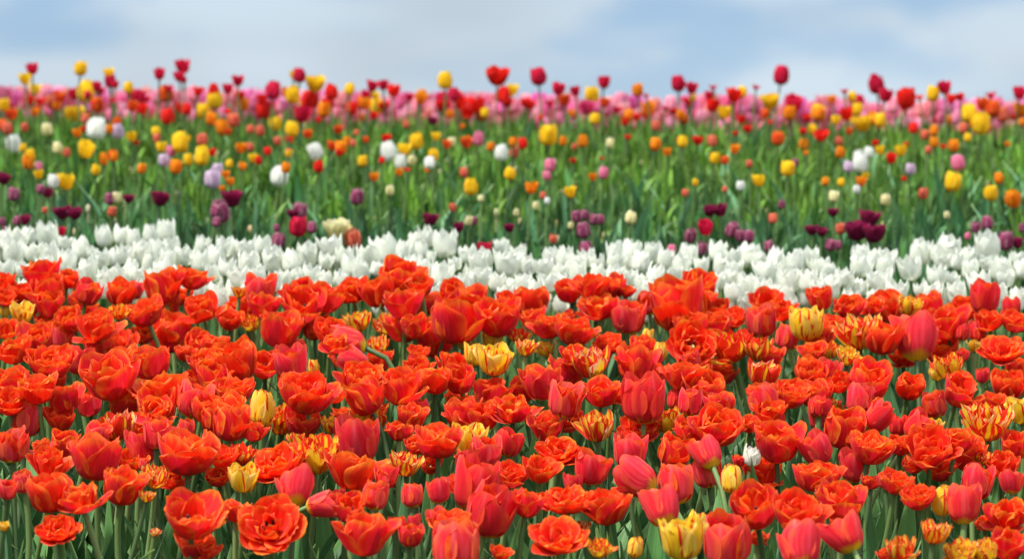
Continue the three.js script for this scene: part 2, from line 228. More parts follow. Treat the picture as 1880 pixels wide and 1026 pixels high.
for (let i = 0; i < 3; i++) HEADP.s.push(head(130 + i, { whorls: [
  { n: 3, L: 0.062, wid: 0.050, th: [74, 2, -16], cupR: 0.023, mats: [M.yellow[1], M.flame[1]], ruffle: 0.0016, rag: 0.04, jit: 3 }, { n: 3, L: 0.061, wid: 0.048, th: [70, 0, -15], cupR: 0.022, mats: [M.yellow[1]], ruffle: 0.0016, rag: 0.04, jit: 3 }] }));
for (let i = 0; i < 8; i++) { const a = [0, -3, 5, 1, 9, 3, -2, 13][i]; HEADP.w.push(head(150 + i, { whorls: [
  { n: 3, L: 0.060, wid: 0.047, th: [82, a + 2, a * 1.5 - 13], cupR: 0.024, mats: M.white, ruffle: 0.0026, rag: 0.05, jit: 5, tip: 0.2, prof: i % 4 ? ROUNDED : POINTED, nu: 10, nv: 6, crease: 0.001 },
  { n: 3, L: 0.060, wid: 0.045, th: [76, a, a * 1.3 - 14], cupR: 0.022, mats: M.white, ruffle: 0.0026, rag: 0.05, jit: 5, tip: 0.2, prof: i % 4 ? ROUNDED : POINTED, nu: 10, nv: 6, crease: 0.001 }] })); }
// far heads: petals too blurred to tell apart, so one mesh each
function farHead(seed, th, L, wid, n2, prof, mat) {
  const keep = R; R = rng(seed); const parts = [];
  for (let k = 0; k < 2; k++) for (let i = 0; i < n2; i++) parts.push(blade({ L: L * rr(0.92, 1.06), wid, th: th.map((t, q) => t + rr(-6, 6) * (q ? 1 : 0.3) - k * 4), cupR: 0.024, ruffle: 0.003, rag: 0.06, tip: 0.14, prof, nu: 8, nv: 5, seed: seed + i + k * 9 }).rotateY((i + k * 0.5 + rr(-0.1, 0.1)) / n2 * 6.283));
  R = keep; const geo = mergeGeometries(parts); geo.computeBoundingBox();
  let rad = 0; const p = geo.attributes.position; for (let i = 0; i < p.count; i++) rad = Math.max(rad, Math.hypot(p.getX(i), p.getZ(i)));
  return { geo, mid: geo.boundingBox.max.y / 2, width: rad * 2 * 0.95 };
}
const FAR = {
  egg: [1, 2, 3].map((i) => farHead(300 + i, [80, 2, -14], 0.058, 0.046, 3, PROFILE)), goblet: [1, 2, 3].map((i) => farHead(320 + i, [74, 16, 10], 0.056, 0.044, 3, PROFILE)),
  vee: [1, 2, 3].map((i) => farHead(340 + i, [52, 36, 44], 0.058, 0.034, 3, POINTED)), dbl: [1, 2, 3].map((i) => farHead(360 + i, [76, 26, 4], 0.054, 0.040, 6, PROFILE)),
};
const LEAVES = []; { const keep = R; R = rng(77); for (let i = 0; i < 10; i++) { const up = i < 7; LEAVES.push(blade({ L: rr(0.36, 0.47), wid: rr(0.038, 0.062), th: up ? [rr(2, 7), rr(5, 14), rr(8, 55)] : [rr(10, 20), rr(35, 50), rr(80, 120)], r0: 0.006, cupR: 0.05, fold: rr(0.15, 0.4), wave: rr(0.001, 0.005), ruffle: 0.002, rag: 0.0, tip: 0.02, twist: rr(-0.7, 0.7), prof: LEAFPROF, nu: 14, nv: 4, seed: 900 + i })); } R = keep; }
// ---------------------------------------------------------------- where each tulip of the photograph stands
// One entry per flower head: kind letter, place and width in an enlarged piece of the photograph, then its lean (degrees to the right) and, after a comma, how far it faces the camera; '-' before the letter = set behind its neighbours; #word marks a landmark.
const Z = 3.665;
const NEAR = [
  [0, 480, `d30,130,110 d280,90,230 d450,120,140 d130,210,150 d320,200,230 d330,290,150 c590,215,180,18 d810,215,160 -c905,195,110,22 y145,350,150#leftyellow -y25,340,70 d30,250,100 d1090,170,230,-12,6 d1285,115,190,14,4
   -d1200,230,150 -d1130,295,130 f795,345,140 d975,355,240,-18 d1350,320,240,-10 -d1150,480,270 -d540,290,190 d470,400,160,-20 d650,440,280 d30,450,190 -d300,420,100 -d400,490,180 -c420,520,150 d240,530,180 d90,600,220 d330,690,310
   -d730,580,260 -d810,560,170 -d660,590,150 d820,660,200 d1010,690,260 d730,790,370,-10 d1090,875,370,0,8 d60,830,260 d250,860,260,-5 d60,950,200 -d420,920,190 -c590,960,170 d1370,690,200 -d1330,560,160 c1300,930,250,12 -d1240,620,100 -d960,500,120 d1390,1000,180 -d830,960,200 d1050,990,260 -d1320,800,110 -d380,800,120 -d190,300,130`],
  [375, 480, `f235,205,95,6#slimbud c375,190,230,2 -d580,215,90 -d660,190,110 d810,240,260,8 d660,300,290,5 d990,200,210,-10 d1170,210,200,-14 d1330,130,280 d1340,290,230,0,6 d400,300,180 d170,400,150 -f310,420,150 d510,460,290 -d740,440,150 d860,480,240 d880,560,200
   f1030,410,170 -f1215,430,160,-14 -d1340,450,220 n960,555,290,-78,-14#droop n1010,670,220,-62,-10 -f1170,560,140 -d1170,670,170 d185,690,320,-8 d60,560,170 d60,780,200 -d400,700,190 c580,690,240,-8 -s735,710,75 -c630,580,110,-10 d690,890,380,0,22 d200,880,250
   -d560,800,120 s390,990,170,2#stripebud d1060,800,270 d1080,910,240,-28 d1320,850,260 -c1420,700,120 -d870,900,120 d170,1000,250 -d1440,620,100 -d930,660,110`],
  [750, 480, `d80,170,160 d30,280,120 -d300,220,150 d430,240,190 -c480,290,100 d310,395,330,0,10 d600,380,300,3,16 -d660,275,110 -d110,300,140 d40,440,150 -d180,530,280 -y380,540,110 y450,630,160 y580,670,220#plainyellow -y560,540,120 -g740,505,130
   f790,580,140 -f930,590,130 d840,390,140 d950,440,210 -c1080,380,100 d1120,470,260,0,10 d1240,170,210 -d1080,200,150 d1290,310,300,-4,6 -d1350,170,100 -d1345,560,150 d1110,630,170 g1220,680,230#redflame d180,800,230,0,14 -d60,720,150 d340,800,190,-12 -c400,780,100
   d20,850,130 c895,820,300,-3 -d560,880,240 c1060,930,250,12 d1300,890,260 d700,1000,310,0,14 -d350,950,190 -c90,990,110 -d770,870,130`],
  [1125, 480, `c110,370,240,4 -d10,170,120 -d95,200,70 d440,290,400,-12,4#pinkpetal -d590,170,190 d610,265,170 -d700,320,140 d520,440,210 o540,575,290 d700,430,190 -d810,390,130 g790,570,290,-14#whiteflame g975,590,190 c1000,400,210 -d1150,330,170 -d1040,290,190 -c1180,510,160
   y1310,420,210,2,2#yellowcup -d1400,250,150 -s320,610,90 -s235,510,80 d200,590,150 d150,690,250 c290,650,110,-18 -c300,780,150,25 -d250,790,180 d490,775,270,4,6 c535,660,120 -d750,750,180 g1020,760,210,16 -d1070,640,150 d1330,730,170 c1435,740,150
   c210,925,310,0 c520,950,170,4 -c430,930,130 d640,860,210,18 c720,970,200,8 c1010,930,210,-14 d1190,900,250 d1060,1010,180 -d1380,900,190 c1400,985,140 -d20,900,120 -d1360,620,160 -d1400,500,150`],
  [1480, 480, `-d190,430,180 d290,310,160 d440,300,180 -d540,310,200 f695,300,150 -d830,300,150 c1205,240,210,0#tallpink d960,420,260,-8 c1055,475,110,6 -d835,390,130 -c1160,470,130 d1240,400,180 -c1390,310,130 d1410,410,160 f350,480,280,-10#frilly -f160,600,130 f285,645,145 d520,520,220
   b740,520,330,0,-22#starpink -d920,600,200 o1330,600,270,-6,24 -y1140,570,90 -c1060,630,90 f960,710,190 -y880,760,90 -c1190,770,100 -d70,580,120 d40,770,150 c155,740,170,3 d420,810,280 d230,820,140,-24 -d700,850,150 d1040,870,260 -d1290,960,190
   c370,930,190,10 d60,900,190 c80,980,140 -f190,970,110 c500,1000,170,30 -d650,650,150 -d1410,720,120 -s1340,770,60`],
  [0, 746, `c75,260,240,0 -d280,270,120 d330,390,280 -d410,90,190 g790,130,210#orangeflame c650,185,180,24 -d700,200,150 d640,350,370,0,4 c1055,180,210,4 -d870,370,170 d1040,40,250 -c1250,150,120 d1260,320,420,0,2#biggest f1040,480,170#ragged f985,605,100 c45,560,140 -c150,510,140
   d330,590,280,-6 d540,630,320,-14 d820,545,270,10 -o390,840,250,0,30 d1280,760,420 -d1320,950,250 -y20,810,70 -d1160,500,140 -g1040,850,70 -c960,390,80 -d940,150,110`],
  [375, 746, `d180,110,240,6 d70,80,160 -d330,170,130 -g240,330,180 o500,390,360,-18,22 f740,330,290,0,16#flamepair -f620,230,110 -c1030,230,320 d1000,430,370,0,6 c1230,470,160,10 f1360,390,200#compact -f1110,80,240 -d1390,80,170 -f850,130,140 -d90,480,130
   b610,560,280,0,-34 n780,665,220,82,-10#nodstripe d210,710,190 o440,810,380,0,48#darkcentre d970,690,200 c1150,600,180,10 d1080,860,370 c1385,870,170 -c1400,600,150 -d1290,790,100 -d1420,270,120 -d1310,170,130 -c900,610,110 -d30,970,100`],
  [750, 746, `-c50,60,130 -d360,60,210 d200,240,300,0,4 -c380,370,150 c200,570,170,-6 c460,530,330,14 -d330,520,150 c560,700,340,16 d800,660,190,12 c320,940,330,0#frontpink d280,800,250 -c40,600,120 -c40,780,100 c190,750,140 -d150,400,120 -o1020,310,280,0,26 g1270,140,200#darkflame
   c1240,420,260,14 -c1110,520,140 o1060,640,320,0,12 d1330,680,320 o1010,890,330,0,26 f1290,960,170 -g1180,810,80 -d620,990,90`],
  [1125, 746, `-o180,160,250,0,30 c120,310,240,2#veined -d420,310,210 d710,150,310 b640,330,220,-20,-40 -c640,450,200 b160,490,270,-58,-20 c430,520,250,-2 b330,690,270,-12,-34 y470,890,270#splash -s560,800,130,14 c770,910,330,0 -s150,950,100 -c1060,100,210
   d1110,250,310 c1370,290,230,-26 w940,330,120,10#whitetulip s800,490,140,0 -d1000,440,270 d960,690,320 d1250,730,340 d1340,480,250 b1260,960,290,0,-30 -d980,890,120 -c850,370,100 -d930,120,140 -c1385,90,130 d1440,600,110`],
  [1480, 746, `d260,150,270 c490,70,190,40 d440,290,280 d640,270,150 -c620,130,130 d840,300,310 c770,150,230,38 d1020,230,210,12 -y880,130,90 f1230,110,300#bigyellow -f1190,350,110 b1390,510,200,0,-6 d1360,740,320 -c1160,510,220,10 b1060,660,260,0,-14 -d910,430,180
   s920,640,140,0#roundbud c530,500,110,-8 d610,520,200,6 d760,620,210 d240,640,320 -d120,480,220 b270,870,300,-24,-30 -d60,780,210 -d440,510,90 f870,850,190 g640,970,180 f1050,1000,200 f1210,980,170 d1370,940,220 -d1200,790,110 -d560,1000,120 -d730,400,100`],
];
const Q = 4.7;
const WHITE = [
  [0, 390, `w20,230,140 w150,210,170 w240,200,110 w405,185,165 w555,260,120 w690,310,140 w890,200,130 w1060,200,170 w1150,220,110 w1290,180,110 w1430,155,145 w1480,280,130 w1750,290,125 w1590,370,160 w1850,350,110 w110,340,165 w50,480,140 w190,490,130 w280,340,160 w420,350,150 w570,420,150 w380,450,150 w870,400,145 w980,390,110 w750,490,145 w790,350,100 w1080,360,150 w1220,340,150 w1350,320,145 w1130,470,105 w1300,430,140 w920,580,150 w1030,540,130 w1180,540,145 w1400,490,140 w1720,420,140 w1450,390,130 w1820,520,120 w1700,640,130 w1850,690,130 w900,660,130 w1230,660,120 w1680,760,110 w640,560,130`],
  [375, 390, `w180,300,160 w330,310,155 w500,280,130 w100,380,130 w600,410,170 w740,420,140 w880,370,165 w1080,290,180 w1050,420,130 w1200,370,150 w1390,370,145 w1550,330,205#flared w190,470,145 w380,430,160 w290,560,165 w450,530,155 w690,560,130 w810,560,115 w920,520,150 w1050,560,105 w1270,460,155 w1350,500,130 w1180,580,120 w140,740,150 w1720,320,120 w1660,430,100 w700,700,140 w850,640,120 w1800,450,145 w1860,560,120 w1520,850,115 w1480,480,90 w600,600,120`],
  [750, 390, `w60,250,125 w150,210,130#tallwhite w110,320,110 w315,270,185#widewhite w195,380,75 w400,440,110 w510,360,145 w600,430,145 w660,390,130 w805,290,125 w950,350,140 w860,440,225#bigwhite w1020,450,130 w650,550,165 w760,600,120 w1000,620,150 w1160,470,155 w1240,380,140 w1360,390,140 w1210,600,165 w1330,600,110 w1450,440,155 w1540,390,145 w1630,430,130 w1460,520,140 w1640,510,130 w1790,430,150 w1790,560,150 w840,720,185 w900,620,115 w490,600,155 w290,540,165 w350,490,100 w120,480,155 w50,420,130 w240,680,145 w1100,650,120 w1000,790,145 w1140,780,155 w1310,790,120 w1410,840,110`],
  [1125, 390, `w40,420,145 w170,330,145 w350,350,145 w460,400,130 w250,420,140 w660,360,145 w600,450,140 w770,450,130 w150,560,145 w380,540,140 w540,530,130 w700,560,130 w960,450,155 w1060,480,130 w1190,370,165 w1270,400,110 w1410,390,130 w1320,500,175 w1560,420,145 w1690,380,145 w1790,470,150 w1530,580,165 w1690,590,150 w1860,510,100 w1780,660,140 w1160,620,155 w1040,690,130 w940,580,130 w860,600,130 w1300,650,145 w1140,780,140 w1400,690,140 w330,660,140 w210,700,100 w1500,720,130 w1010,820,110 w300,890,115 w60,630,130 w1020,560,115 w1560,790,90 w250,600,110`],
  [1480, 390, `w40,390,145 w110,470,150 w210,640,170 w330,560,145 w480,460,180 w470,640,125 w480,370,145 w580,390,100 w700,400,155 w690,470,140 w650,590,190 w900,480,190 w1000,340,170 w1150,350,130 w1240,320,180 w1180,420,145 w1400,400,165 w1310,420,110 w1570,290,185#rightwhite w1830,390,110 w1850,490,120 w1420,490,130 w1690,480,170 w1570,440,130 w1730,570,145 w1130,540,165 w1500,600,190 w1270,580,120 w1100,680,170 w980,660,100 w1300,700,155 w790,680,190 w390,760,145 w590,740,120 w1370,780,130 w1830,740,140 w1040,780,110 w200,500,100`],
];
const MIXED = [
  [0, 90, `r270,170,90#highcrimson y210,255,90 y690,165,90#highyellow y935,205,80 r945,275,80 r985,305,65 r830,320,80 y1100,330,70 r1370,215,90 r1575,150,110#topcrimson r1540,235,80 r1580,270,50 r1450,330,90 y295,345,90 R340,445,100 y735,360,130 r750,395,50 u835,475,90 r1190,415,100 r1260,430,90 u1140,490,90 y25,480,80 u95,560,90 y630,560,155 R1440,575,110#loneRed y1740,530,90 o1820,595,100 o1870,650,60 y1845,440,100 w830,680,150#farwhite l1010,705,100 o940,690,70 e400,690,90 s205,670,70 s60,680,100 u10,650,80 o660,720,90 R715,690,70 w110,810,120 y190,850,60 e490,850,80 y735,865,155#broadyellow s570,890,70 y1130,750,90 y1340,710,70 y1385,840,90 k1470,880,80 y1550,800,135 y1610,770,60 s1740,780,100 y1740,900,110 u970,920,80 o890,930,70 s730,600,80 s440,450,100 o480,490,70`],
  [375, 90, `r285,270,90 r200,340,80 y95,435,100 r590,355,110 R495,430,80 R500,525,100 r820,225,90 y770,220,70 y955,300,150 y760,390,100 R1095,365,90 R910,440,120 r840,560,130#darkred r1450,315,90 r1540,310,80 r1400,400,90 y1480,400,60 R1550,490,90 R1265,510,80 o1370,590,80 o1030,520,100 o1390,470,100 r1770,415,60 o1850,420,70 o60,600,90 s250,610,110 o150,670,110 y10,530,60 y610,640,100 y755,690,110 s395,690,70 s480,700,80 R730,785,70 s630,790,70 u890,730,80 u1150,690,80 u1390,780,60 o1230,790,70 R1570,770,90 y1830,790,110 y1725,865,110 w955,880,120,-24 w1590,880,130,-14 o310,850,100 s395,845,70 u1100,830,90 o1180,850,110 R1160,890,70 y730,900,70 o330,470,90 s1310,720,50`],
  [750, 90, `y315,265,100#skyyellow R770,235,190#skyred y895,350,90 r1120,235,110 r1295,340,100 r1440,360,80 r1690,285,100 r390,390,80 R290,490,120 R450,460,110 R580,480,130 r630,440,90 R850,465,90 R1010,465,80 o105,425,100 o350,560,80 p205,620,80 K1540,500,110 o1410,550,60 y1610,600,80 u1870,610,70 y1205,740,145#largeyellow y235,750,80 u330,820,80 e370,800,70 u500,800,100 k600,770,90#lonepink o705,840,70 w800,890,110 o900,800,70 R985,815,80 s910,890,90 o1335,790,70 o1505,790,90 e1740,810,70 s1430,840,50 y215,910,80 y660,550,60`],
  [1125, 90, `o215,350,90 r570,295,100 r685,335,90 y690,420,50 R660,470,80 r870,330,70 r840,400,80 R1050,395,110 y1120,370,70 r1240,330,70 r1460,220,110#skycrimson y1360,450,140 r1560,470,130 o1530,550,100 R1680,595,80 o310,510,130 o1780,555,100 y965,545,100 o140,570,90 R105,640,70 s375,660,80 R1165,690,90 R735,790,100 s860,790,90 y605,795,80 o370,820,100 o470,885,80 o1055,860,90 u1430,770,100 o1650,820,90 R1800,750,130 y1720,690,80 o590,570,70 R290,400,60`],
  [1480, 90, `r335,365,70 y400,410,60 r460,440,70 r610,300,110 r690,395,110 R870,420,130 y1100,380,90 r1200,335,100 r1600,395,90#rightcrimson r1850,380,100 R350,560,100 y105,545,100 y260,610,90 y440,520,80 y490,640,175#wideyellow y640,610,100 R15,600,70 R130,755,120 s290,790,70 o300,890,90 y1510,640,150 y1410,550,110 s1365,680,80 y1400,760,60 o1110,700,80 R930,680,80 o1860,520,120 s1700,560,100 o1870,630,60 y640,870,80 y820,870,100 w550,890,80 w460,930,100 s1030,740,80 o1110,800,80 R1190,840,80 o1280,830,100 s1060,870,60 y50,690,70 k1170,590,80`],
  [0, 260, `p25,320,110 y255,110,80 o235,170,110 y325,280,80 k330,210,60 y560,340,145 w455,340,100 m110,450,90 m345,410,70 p405,440,80 m940,490,80 e1000,480,80 p1105,490,90 p1380,490,140#lonepurple p535,610,130 p640,620,120 r520,770,90 m140,680,70 p210,670,80 m10,690,60 s960,600,80 o890,165,90 o975,130,70 o1215,230,80 o1515,215,110 y1620,150,80 y1735,130,110 l1410,160,90 l1830,320,130 l1870,240,90 y820,240,70 m1860,600,90 s380,590,50 m40,760,50`],
  [375, 260, `o180,280,80 o220,340,80 o150,400,60 p235,490,160#cuppurple m130,600,150 m100,690,70 w650,290,140#midwhite o700,220,80 R985,210,80 o325,210,80 y420,140,80 R465,160,60 y210,190,60 y1360,165,80 w1690,170,100 o1680,260,80 R1745,240,70 e1790,160,70 R1530,160,50 o1465,300,90 e1600,420,70 m1315,470,110 p760,620,90 m820,595,120 r805,730,140 m925,740,80 m640,845,110 m620,740,50 e1140,750,230#cream s1280,840,150`],
  [750, 260, `w180,180,90 o160,240,60 y215,120,80 s480,265,80 y535,385,110#smallyellow y875,275,90 o1060,395,120#flatorange s1160,465,60 k1220,200,90 k1195,290,70 y1395,430,100 o1590,300,80 k1685,265,80 R1420,165,60 e625,490,50 s380,565,70 p190,670,120 p430,740,80 e520,680,70 m565,680,60 p870,745,80 m1450,640,80 m1520,630,70 m1510,760,110 m1605,670,80 m1660,670,70 r655,920,130 m1530,920,110 s1250,840,70 e1400,720,50 e930,610,50 e1100,550,60 w1200,510,50`],
  [1125, 260, `y880,140,80 y1260,330,110,-4 y1515,230,110#roundyellow m1580,180,60 o1840,340,60 w1105,380,70 y715,350,50 s625,440,60 p840,600,110 p930,590,100 r800,740,140 m670,810,100 m1030,760,110 m1110,810,90 m1180,815,90 m770,920,90 k510,930,70 m1350,900,80 e160,650,90 s1385,660,80 p1720,760,110 p1810,780,90 m1460,540,60 s1180,190,60 s970,410,50`],
  [1480, 260, `w475,180,120 l370,210,80 R740,140,100 k1315,180,110 l905,235,80 y1270,340,130 o1670,315,90 y1600,440,110 o1790,490,140 s1015,445,90 o480,340,100 y520,290,60 w440,410,60 e240,470,80 y305,350,60 y165,340,60 e690,500,80 R850,320,50 p235,610,90 m215,890,90 m280,890,70 s300,750,90 p440,770,200#bigpurple p550,660,170 p590,790,180 m1470,740,80 m1570,700,100 m1730,850,130 p1830,870,90 m1870,740,60 k1400,810,50 e1220,630,50`],
];
function read(tiles, scale, bed) {
  const out = [];
  for (const [x0, y0, text] of tiles) for (const t of text.trim().split(/\s+/)) {
    const m = /^(-?)([A-Za-z])(-?\d+),(-?\d+),(\d+)(?:,(-?\d+))?(?:,(-?\d+))?(?:#(\w+))?$/.exec(t);
    if (!m) throw new Error('entry ' + t);
    out.push({ bed, kind: m[2], behind: !!m[1], px: x0 + m[3] / scale, py: y0 + m[4] / scale, w: m[5] / scale, lean: m[6] === undefined ? null : +m[6], face: m[7] === undefined ? null : +m[7], mark: m[8] });
  }
  return out;
}
const near = read(NEAR, Z, 'near'), white = read(WHITE, Q, 'white'), mixed = read(MIXED, Q, 'mixed');

// more of the same where the photograph shows only a glimpse between the others: low red heads, whites deep in their row, the blurred red fringe of the crest
R = rng(31337);
for (let k = 0; k < 32; k++) {
  let best = null, score = -1;
  for (let c = 0; c < 40; c++) { const px = rr(0, W), py = rr(555, 905), q = Math.min(...near.map((t) => Math.hypot(px - t.px, py - t.py) / (t.w + 50))); if (q > score) { score = q; best = [px, py]; } }
  near.push({ bed: 'near', kind: 'dddddcccfy'[Math.floor(R() * 10)], behind: true, px: best[0], py: best[1], w: rr(44, 64), lean: null, face: null });
}
for (let k = 0; k < 45; k++) {
  let best = null, score = -1;
  for (let c = 0; c < 12; c++) { const px = rr(0, W), py = rr(452, 540) + px * 0.006, q = Math.min(...white.map((t) => Math.hypot(px - t.px, py - t.py) / (t.w + 20))); if (q > score) { score = q; best = [px, py]; } }
  white.push({ bed: 'white', kind: 'w', behind: true, px: best[0], py: best[1], w: rr(27, 36), lean: null, face: null });
}
for (let k = 0; k < 60; k++) { const px = (k + R()) * W / 60; mixed.push({ bed: 'mixed', kind: 'rRRRruoRyR'[Math.floor(R() * 10)], behind: true, px, py: rr(166, 214) + (px - 940) * 0.012, w: rr(14, 22), lean: null, face: null }); }
for (let k = 0; k < 42; k++) { const px = (k + R()) * W / 42; mixed.push({ bed: 'mixed', kind: 'RRuouRs'[Math.floor(R() * 7)], behind: true, px, py: rr(205, 292) + (px - 940) * 0.012, w: rr(10, 16), lean: null, face: null }); }

// depth of every head: on the sheet of heads, then neighbours moved apart along their own rays until petals do not cut through each other
R = rng(4242);
for (const t of near) { if (t.kind === 'd') t.w = lerp(t.w, 66, 0.25); t.w *= 'cb'.includes(t.kind) ? 0.95 : 'ofgy'.includes(t.kind) ? 1.08 : 1.03; t.depth = clamp(onHeads(t.px, t.py, rr(-0.02, 0.025)), 3.75, 5.95) + (t.behind ? 0.12 : 0); }
for (const t of white) { t.w *= 1.17; } for (const t of white) t.depth = clamp(onHeads(t.px, t.py, rr(-0.02, 0.01)), 6.2, 6.95);
for (const t of mixed) { t.w = t.w * (t.py > 212 ? 1.12 : 1.3) * (t.kind === 'p' ? 1.15 : t.kind === 'o' || t.kind === 's' ? 0.9 : 1); t.depth = t.py > 212 ? clamp(onHeads(t.px, t.py, rr(-0.03, 0.03)), 6.95, 9.2) : rr(8.9, 9.5); }
function relax(list, lo, hi, gap) {
  for (let it = 0; it < 40; it++) for (let i = 0; i < list.length; i++) for (let j = i + 1; j < list.length; j++) {
    const a = list[i], b = list[j], dx = a.px - b.px, dy = a.py - b.py, s = gap * (a.w + b.w) / 2, q = dx * dx + dy * dy;
    if (q >= s * s) continue;
    const d = (a.depth + b.depth) / 2, need = Math.sqrt(s * s - q) * d / F * 0.9;
    const back = a.behind !== b.behind ? (a.behind ? a : b) : a.py < b.py ? a : b, front = back === a ? b : a, have = back.depth - front.depth;
    if (have < need) { const m = (need - have) * 0.35; back.depth = Math.min(hi, back.depth + m); front.depth = Math.max(lo, front.depth - m); }
  }
}
relax(near, 3.7, 6.08, 0.86); relax(white, 6.2, 7.0, 0.8); relax(mixed, 6.95, 9.7, 0.7);
// ---------------------------------------------------------------- scene helpers
const used = new Map();
function numbered(name) { const n = used.get(name) ?? 0; used.set(name, n + 1); return n ? name + '_' + String(n).padStart(3, '0') : name; }
function setShadow(o) { o.traverse((m) => { if (m.isMesh) m.castShadow = m.receiveShadow = true; }); }
const Y = new THREE.Vector3(0, 1, 0);
function stemGeometry(from, to, axis, r0, r1) {
  const h = to.distanceTo(from), a = from.clone().add(new THREE.Vector3(0, h * 0.45, 0)), b = to.clone().addScaledVector(axis, -h * 0.28);
  const curve = new THREE.CubicBezierCurve3(from, a, b, to.clone().addScaledVector(axis, 0.003)), g = new THREE.TubeGeometry(curve, 12, 1, 7, false), p = g.attributes.position;
  const c = new THREE.Vector3(), v = new THREE.Vector3();
  for (let i = 0; i <= 12; i++) { curve.getPointAt(i / 12, c); const r = lerp(r0, r1, i / 12); for (let k = 0; k <= 7; k++) { const q = i * 8 + k; v.fromBufferAttribute(p, q).sub(c).multiplyScalar(r).add(c); p.setXYZ(q, v.x, v.y, v.z); } }
  return g;
}
// One tulip: a Group at its foot with flower_head (> petals), stem and leaves
function tulip(t, name, proto, material) {
  const g = new THREE.Group(); g.name = numbered(name);
  const P = ray(t.px, t.py).multiplyScalar(t.depth).add(camera.position), l = t.lean * DEG, f = t.face * DEG;
  const axis = new THREE.Vector3(Math.sin(l), Math.cos(l) * Math.cos(f), Math.cos(l) * Math.sin(f)).normalize();
  const size = t.w * t.depth / F / proto.width * (t.grow ?? 1);
  const base = P.clone().addScaledVector(axis, -proto.mid * size);
  const sway = clamp(Math.abs(t.lean) > 40 ? 0.5 : 1, 0, 1), wob = t.bed === 'near' ? 0.085 : 0.03, fx = base.x - Math.sin(l) * 0.16 * sway + rr(-wob, wob), fz = base.z - Math.sin(f) * 0.08 + rr(-wob, wob) * 0.6;
  const foot = new THREE.Vector3(fx, ground(fx, fz) - 0.01, fz);
  g.position.copy(foot);
  let head;
  if (proto.g) { head = proto.g.clone(); } else { head = new THREE.Mesh(proto.geo, material); head.name = 'flower_head'; }
  head.position.copy(base).sub(foot); head.scale.setScalar(size);
  head.quaternion.setFromUnitVectors(Y, axis).multiply(new THREE.Quaternion().setFromAxisAngle(Y, rr(0, 6.283)));
  g.add(head);
  const thick = t.bed === 'near' ? rr(0.0040, 0.0052) : t.bed === 'white' ? 0.004 : 0.003;
  const stem = new THREE.Mesh(stemGeometry(new THREE.Vector3(), base.clone().sub(foot), axis, thick * 1.15, thick), STEM[t.bed === 'mixed' ? 2 * Math.floor(R() * 1.3) : Math.floor(R() * 3)]); stem.name = 'stem'; g.add(stem);
  const n = t.bed === 'near' ? 3 : 2, turn = rr(0, 6.28), H0 = base.y - foot.y;
  for (let i = 0; i < n; i++) {
    const pool = t.bed === 'mixed' ? (t.py < 330 ? LEAFY : LEAF) : LEAF;
    const leaf = new THREE.Mesh(LEAVES[Math.floor(R() * (R() < 0.85 ? 7 : 10))], pool[Math.floor(R() * pool.length)]); leaf.name = 'leaf';
    const k = clamp(H0 / 0.5, 0.5, 1.15) * rr(0.85, 1.15) * (t.bed === 'near' ? 1 : 0.9); leaf.scale.set(k, k, k); leaf.rotation.set(rr(-0.1, 0.1), turn + i * 6.283 / n + rr(-0.5, 0.5), rr(-0.12, 0.12)); leaf.position.y = i * 0.03; g.add(leaf);
  }
  setShadow(g); scene.add(g); t.o = g; t.P = P;
  return g;
}

// ---------------------------------------------------------------- ground and sky
{
  const xs = [], zs = [];
  for (let x = -8; x <= 8.001; x += 0.2) xs.push(x); for (const x of [12, 20, 40, 90, 250, 700, 2500]) { xs.push(x); xs.unshift(-x); }
  for (let z = 4; z >= -17; z -= 0.15) zs.push(z); for (const z of [-20, -26, -36, -48, -60, -80, -140, -300, -900, -3000]) zs.push(z); for (const z of [8, 20, 60, 300, 1500]) zs.unshift(z);
  const pos = [], uv = [], idx = [];
  zs.forEach((z) => xs.forEach((x) => { const near = Math.abs(x) < 9 && z < 5 && z > -18; pos.push(x, ground(x, z) + (near ? 0.03 * (fbm(x * 2.2, z * 2.2, 0, 4, 71) - 0.5) : 0), z); uv.push(x, z); }));
  for (let j = 0; j < zs.length - 1; j++) for (let i = 0; i < xs.length - 1; i++) { const a = j * xs.length + i, b = a + xs.length; idx.push(a, a + 1, b, b, a + 1, b + 1); }
  const g = new THREE.BufferGeometry(); g.setAttribute('position', new THREE.Float32BufferAttribute(pos, 3)); g.setAttribute('uv', new THREE.Float32BufferAttribute(uv, 2)); g.setIndex(idx); g.computeVertexNormals();
  const m = new THREE.Mesh(g, soil); m.name = 'ground'; m.userData = { label: 'brown soil of the tulip field on a rising slope', category: 'ground', kind: 'structure' }; m.receiveShadow = true; scene.add(m);
}

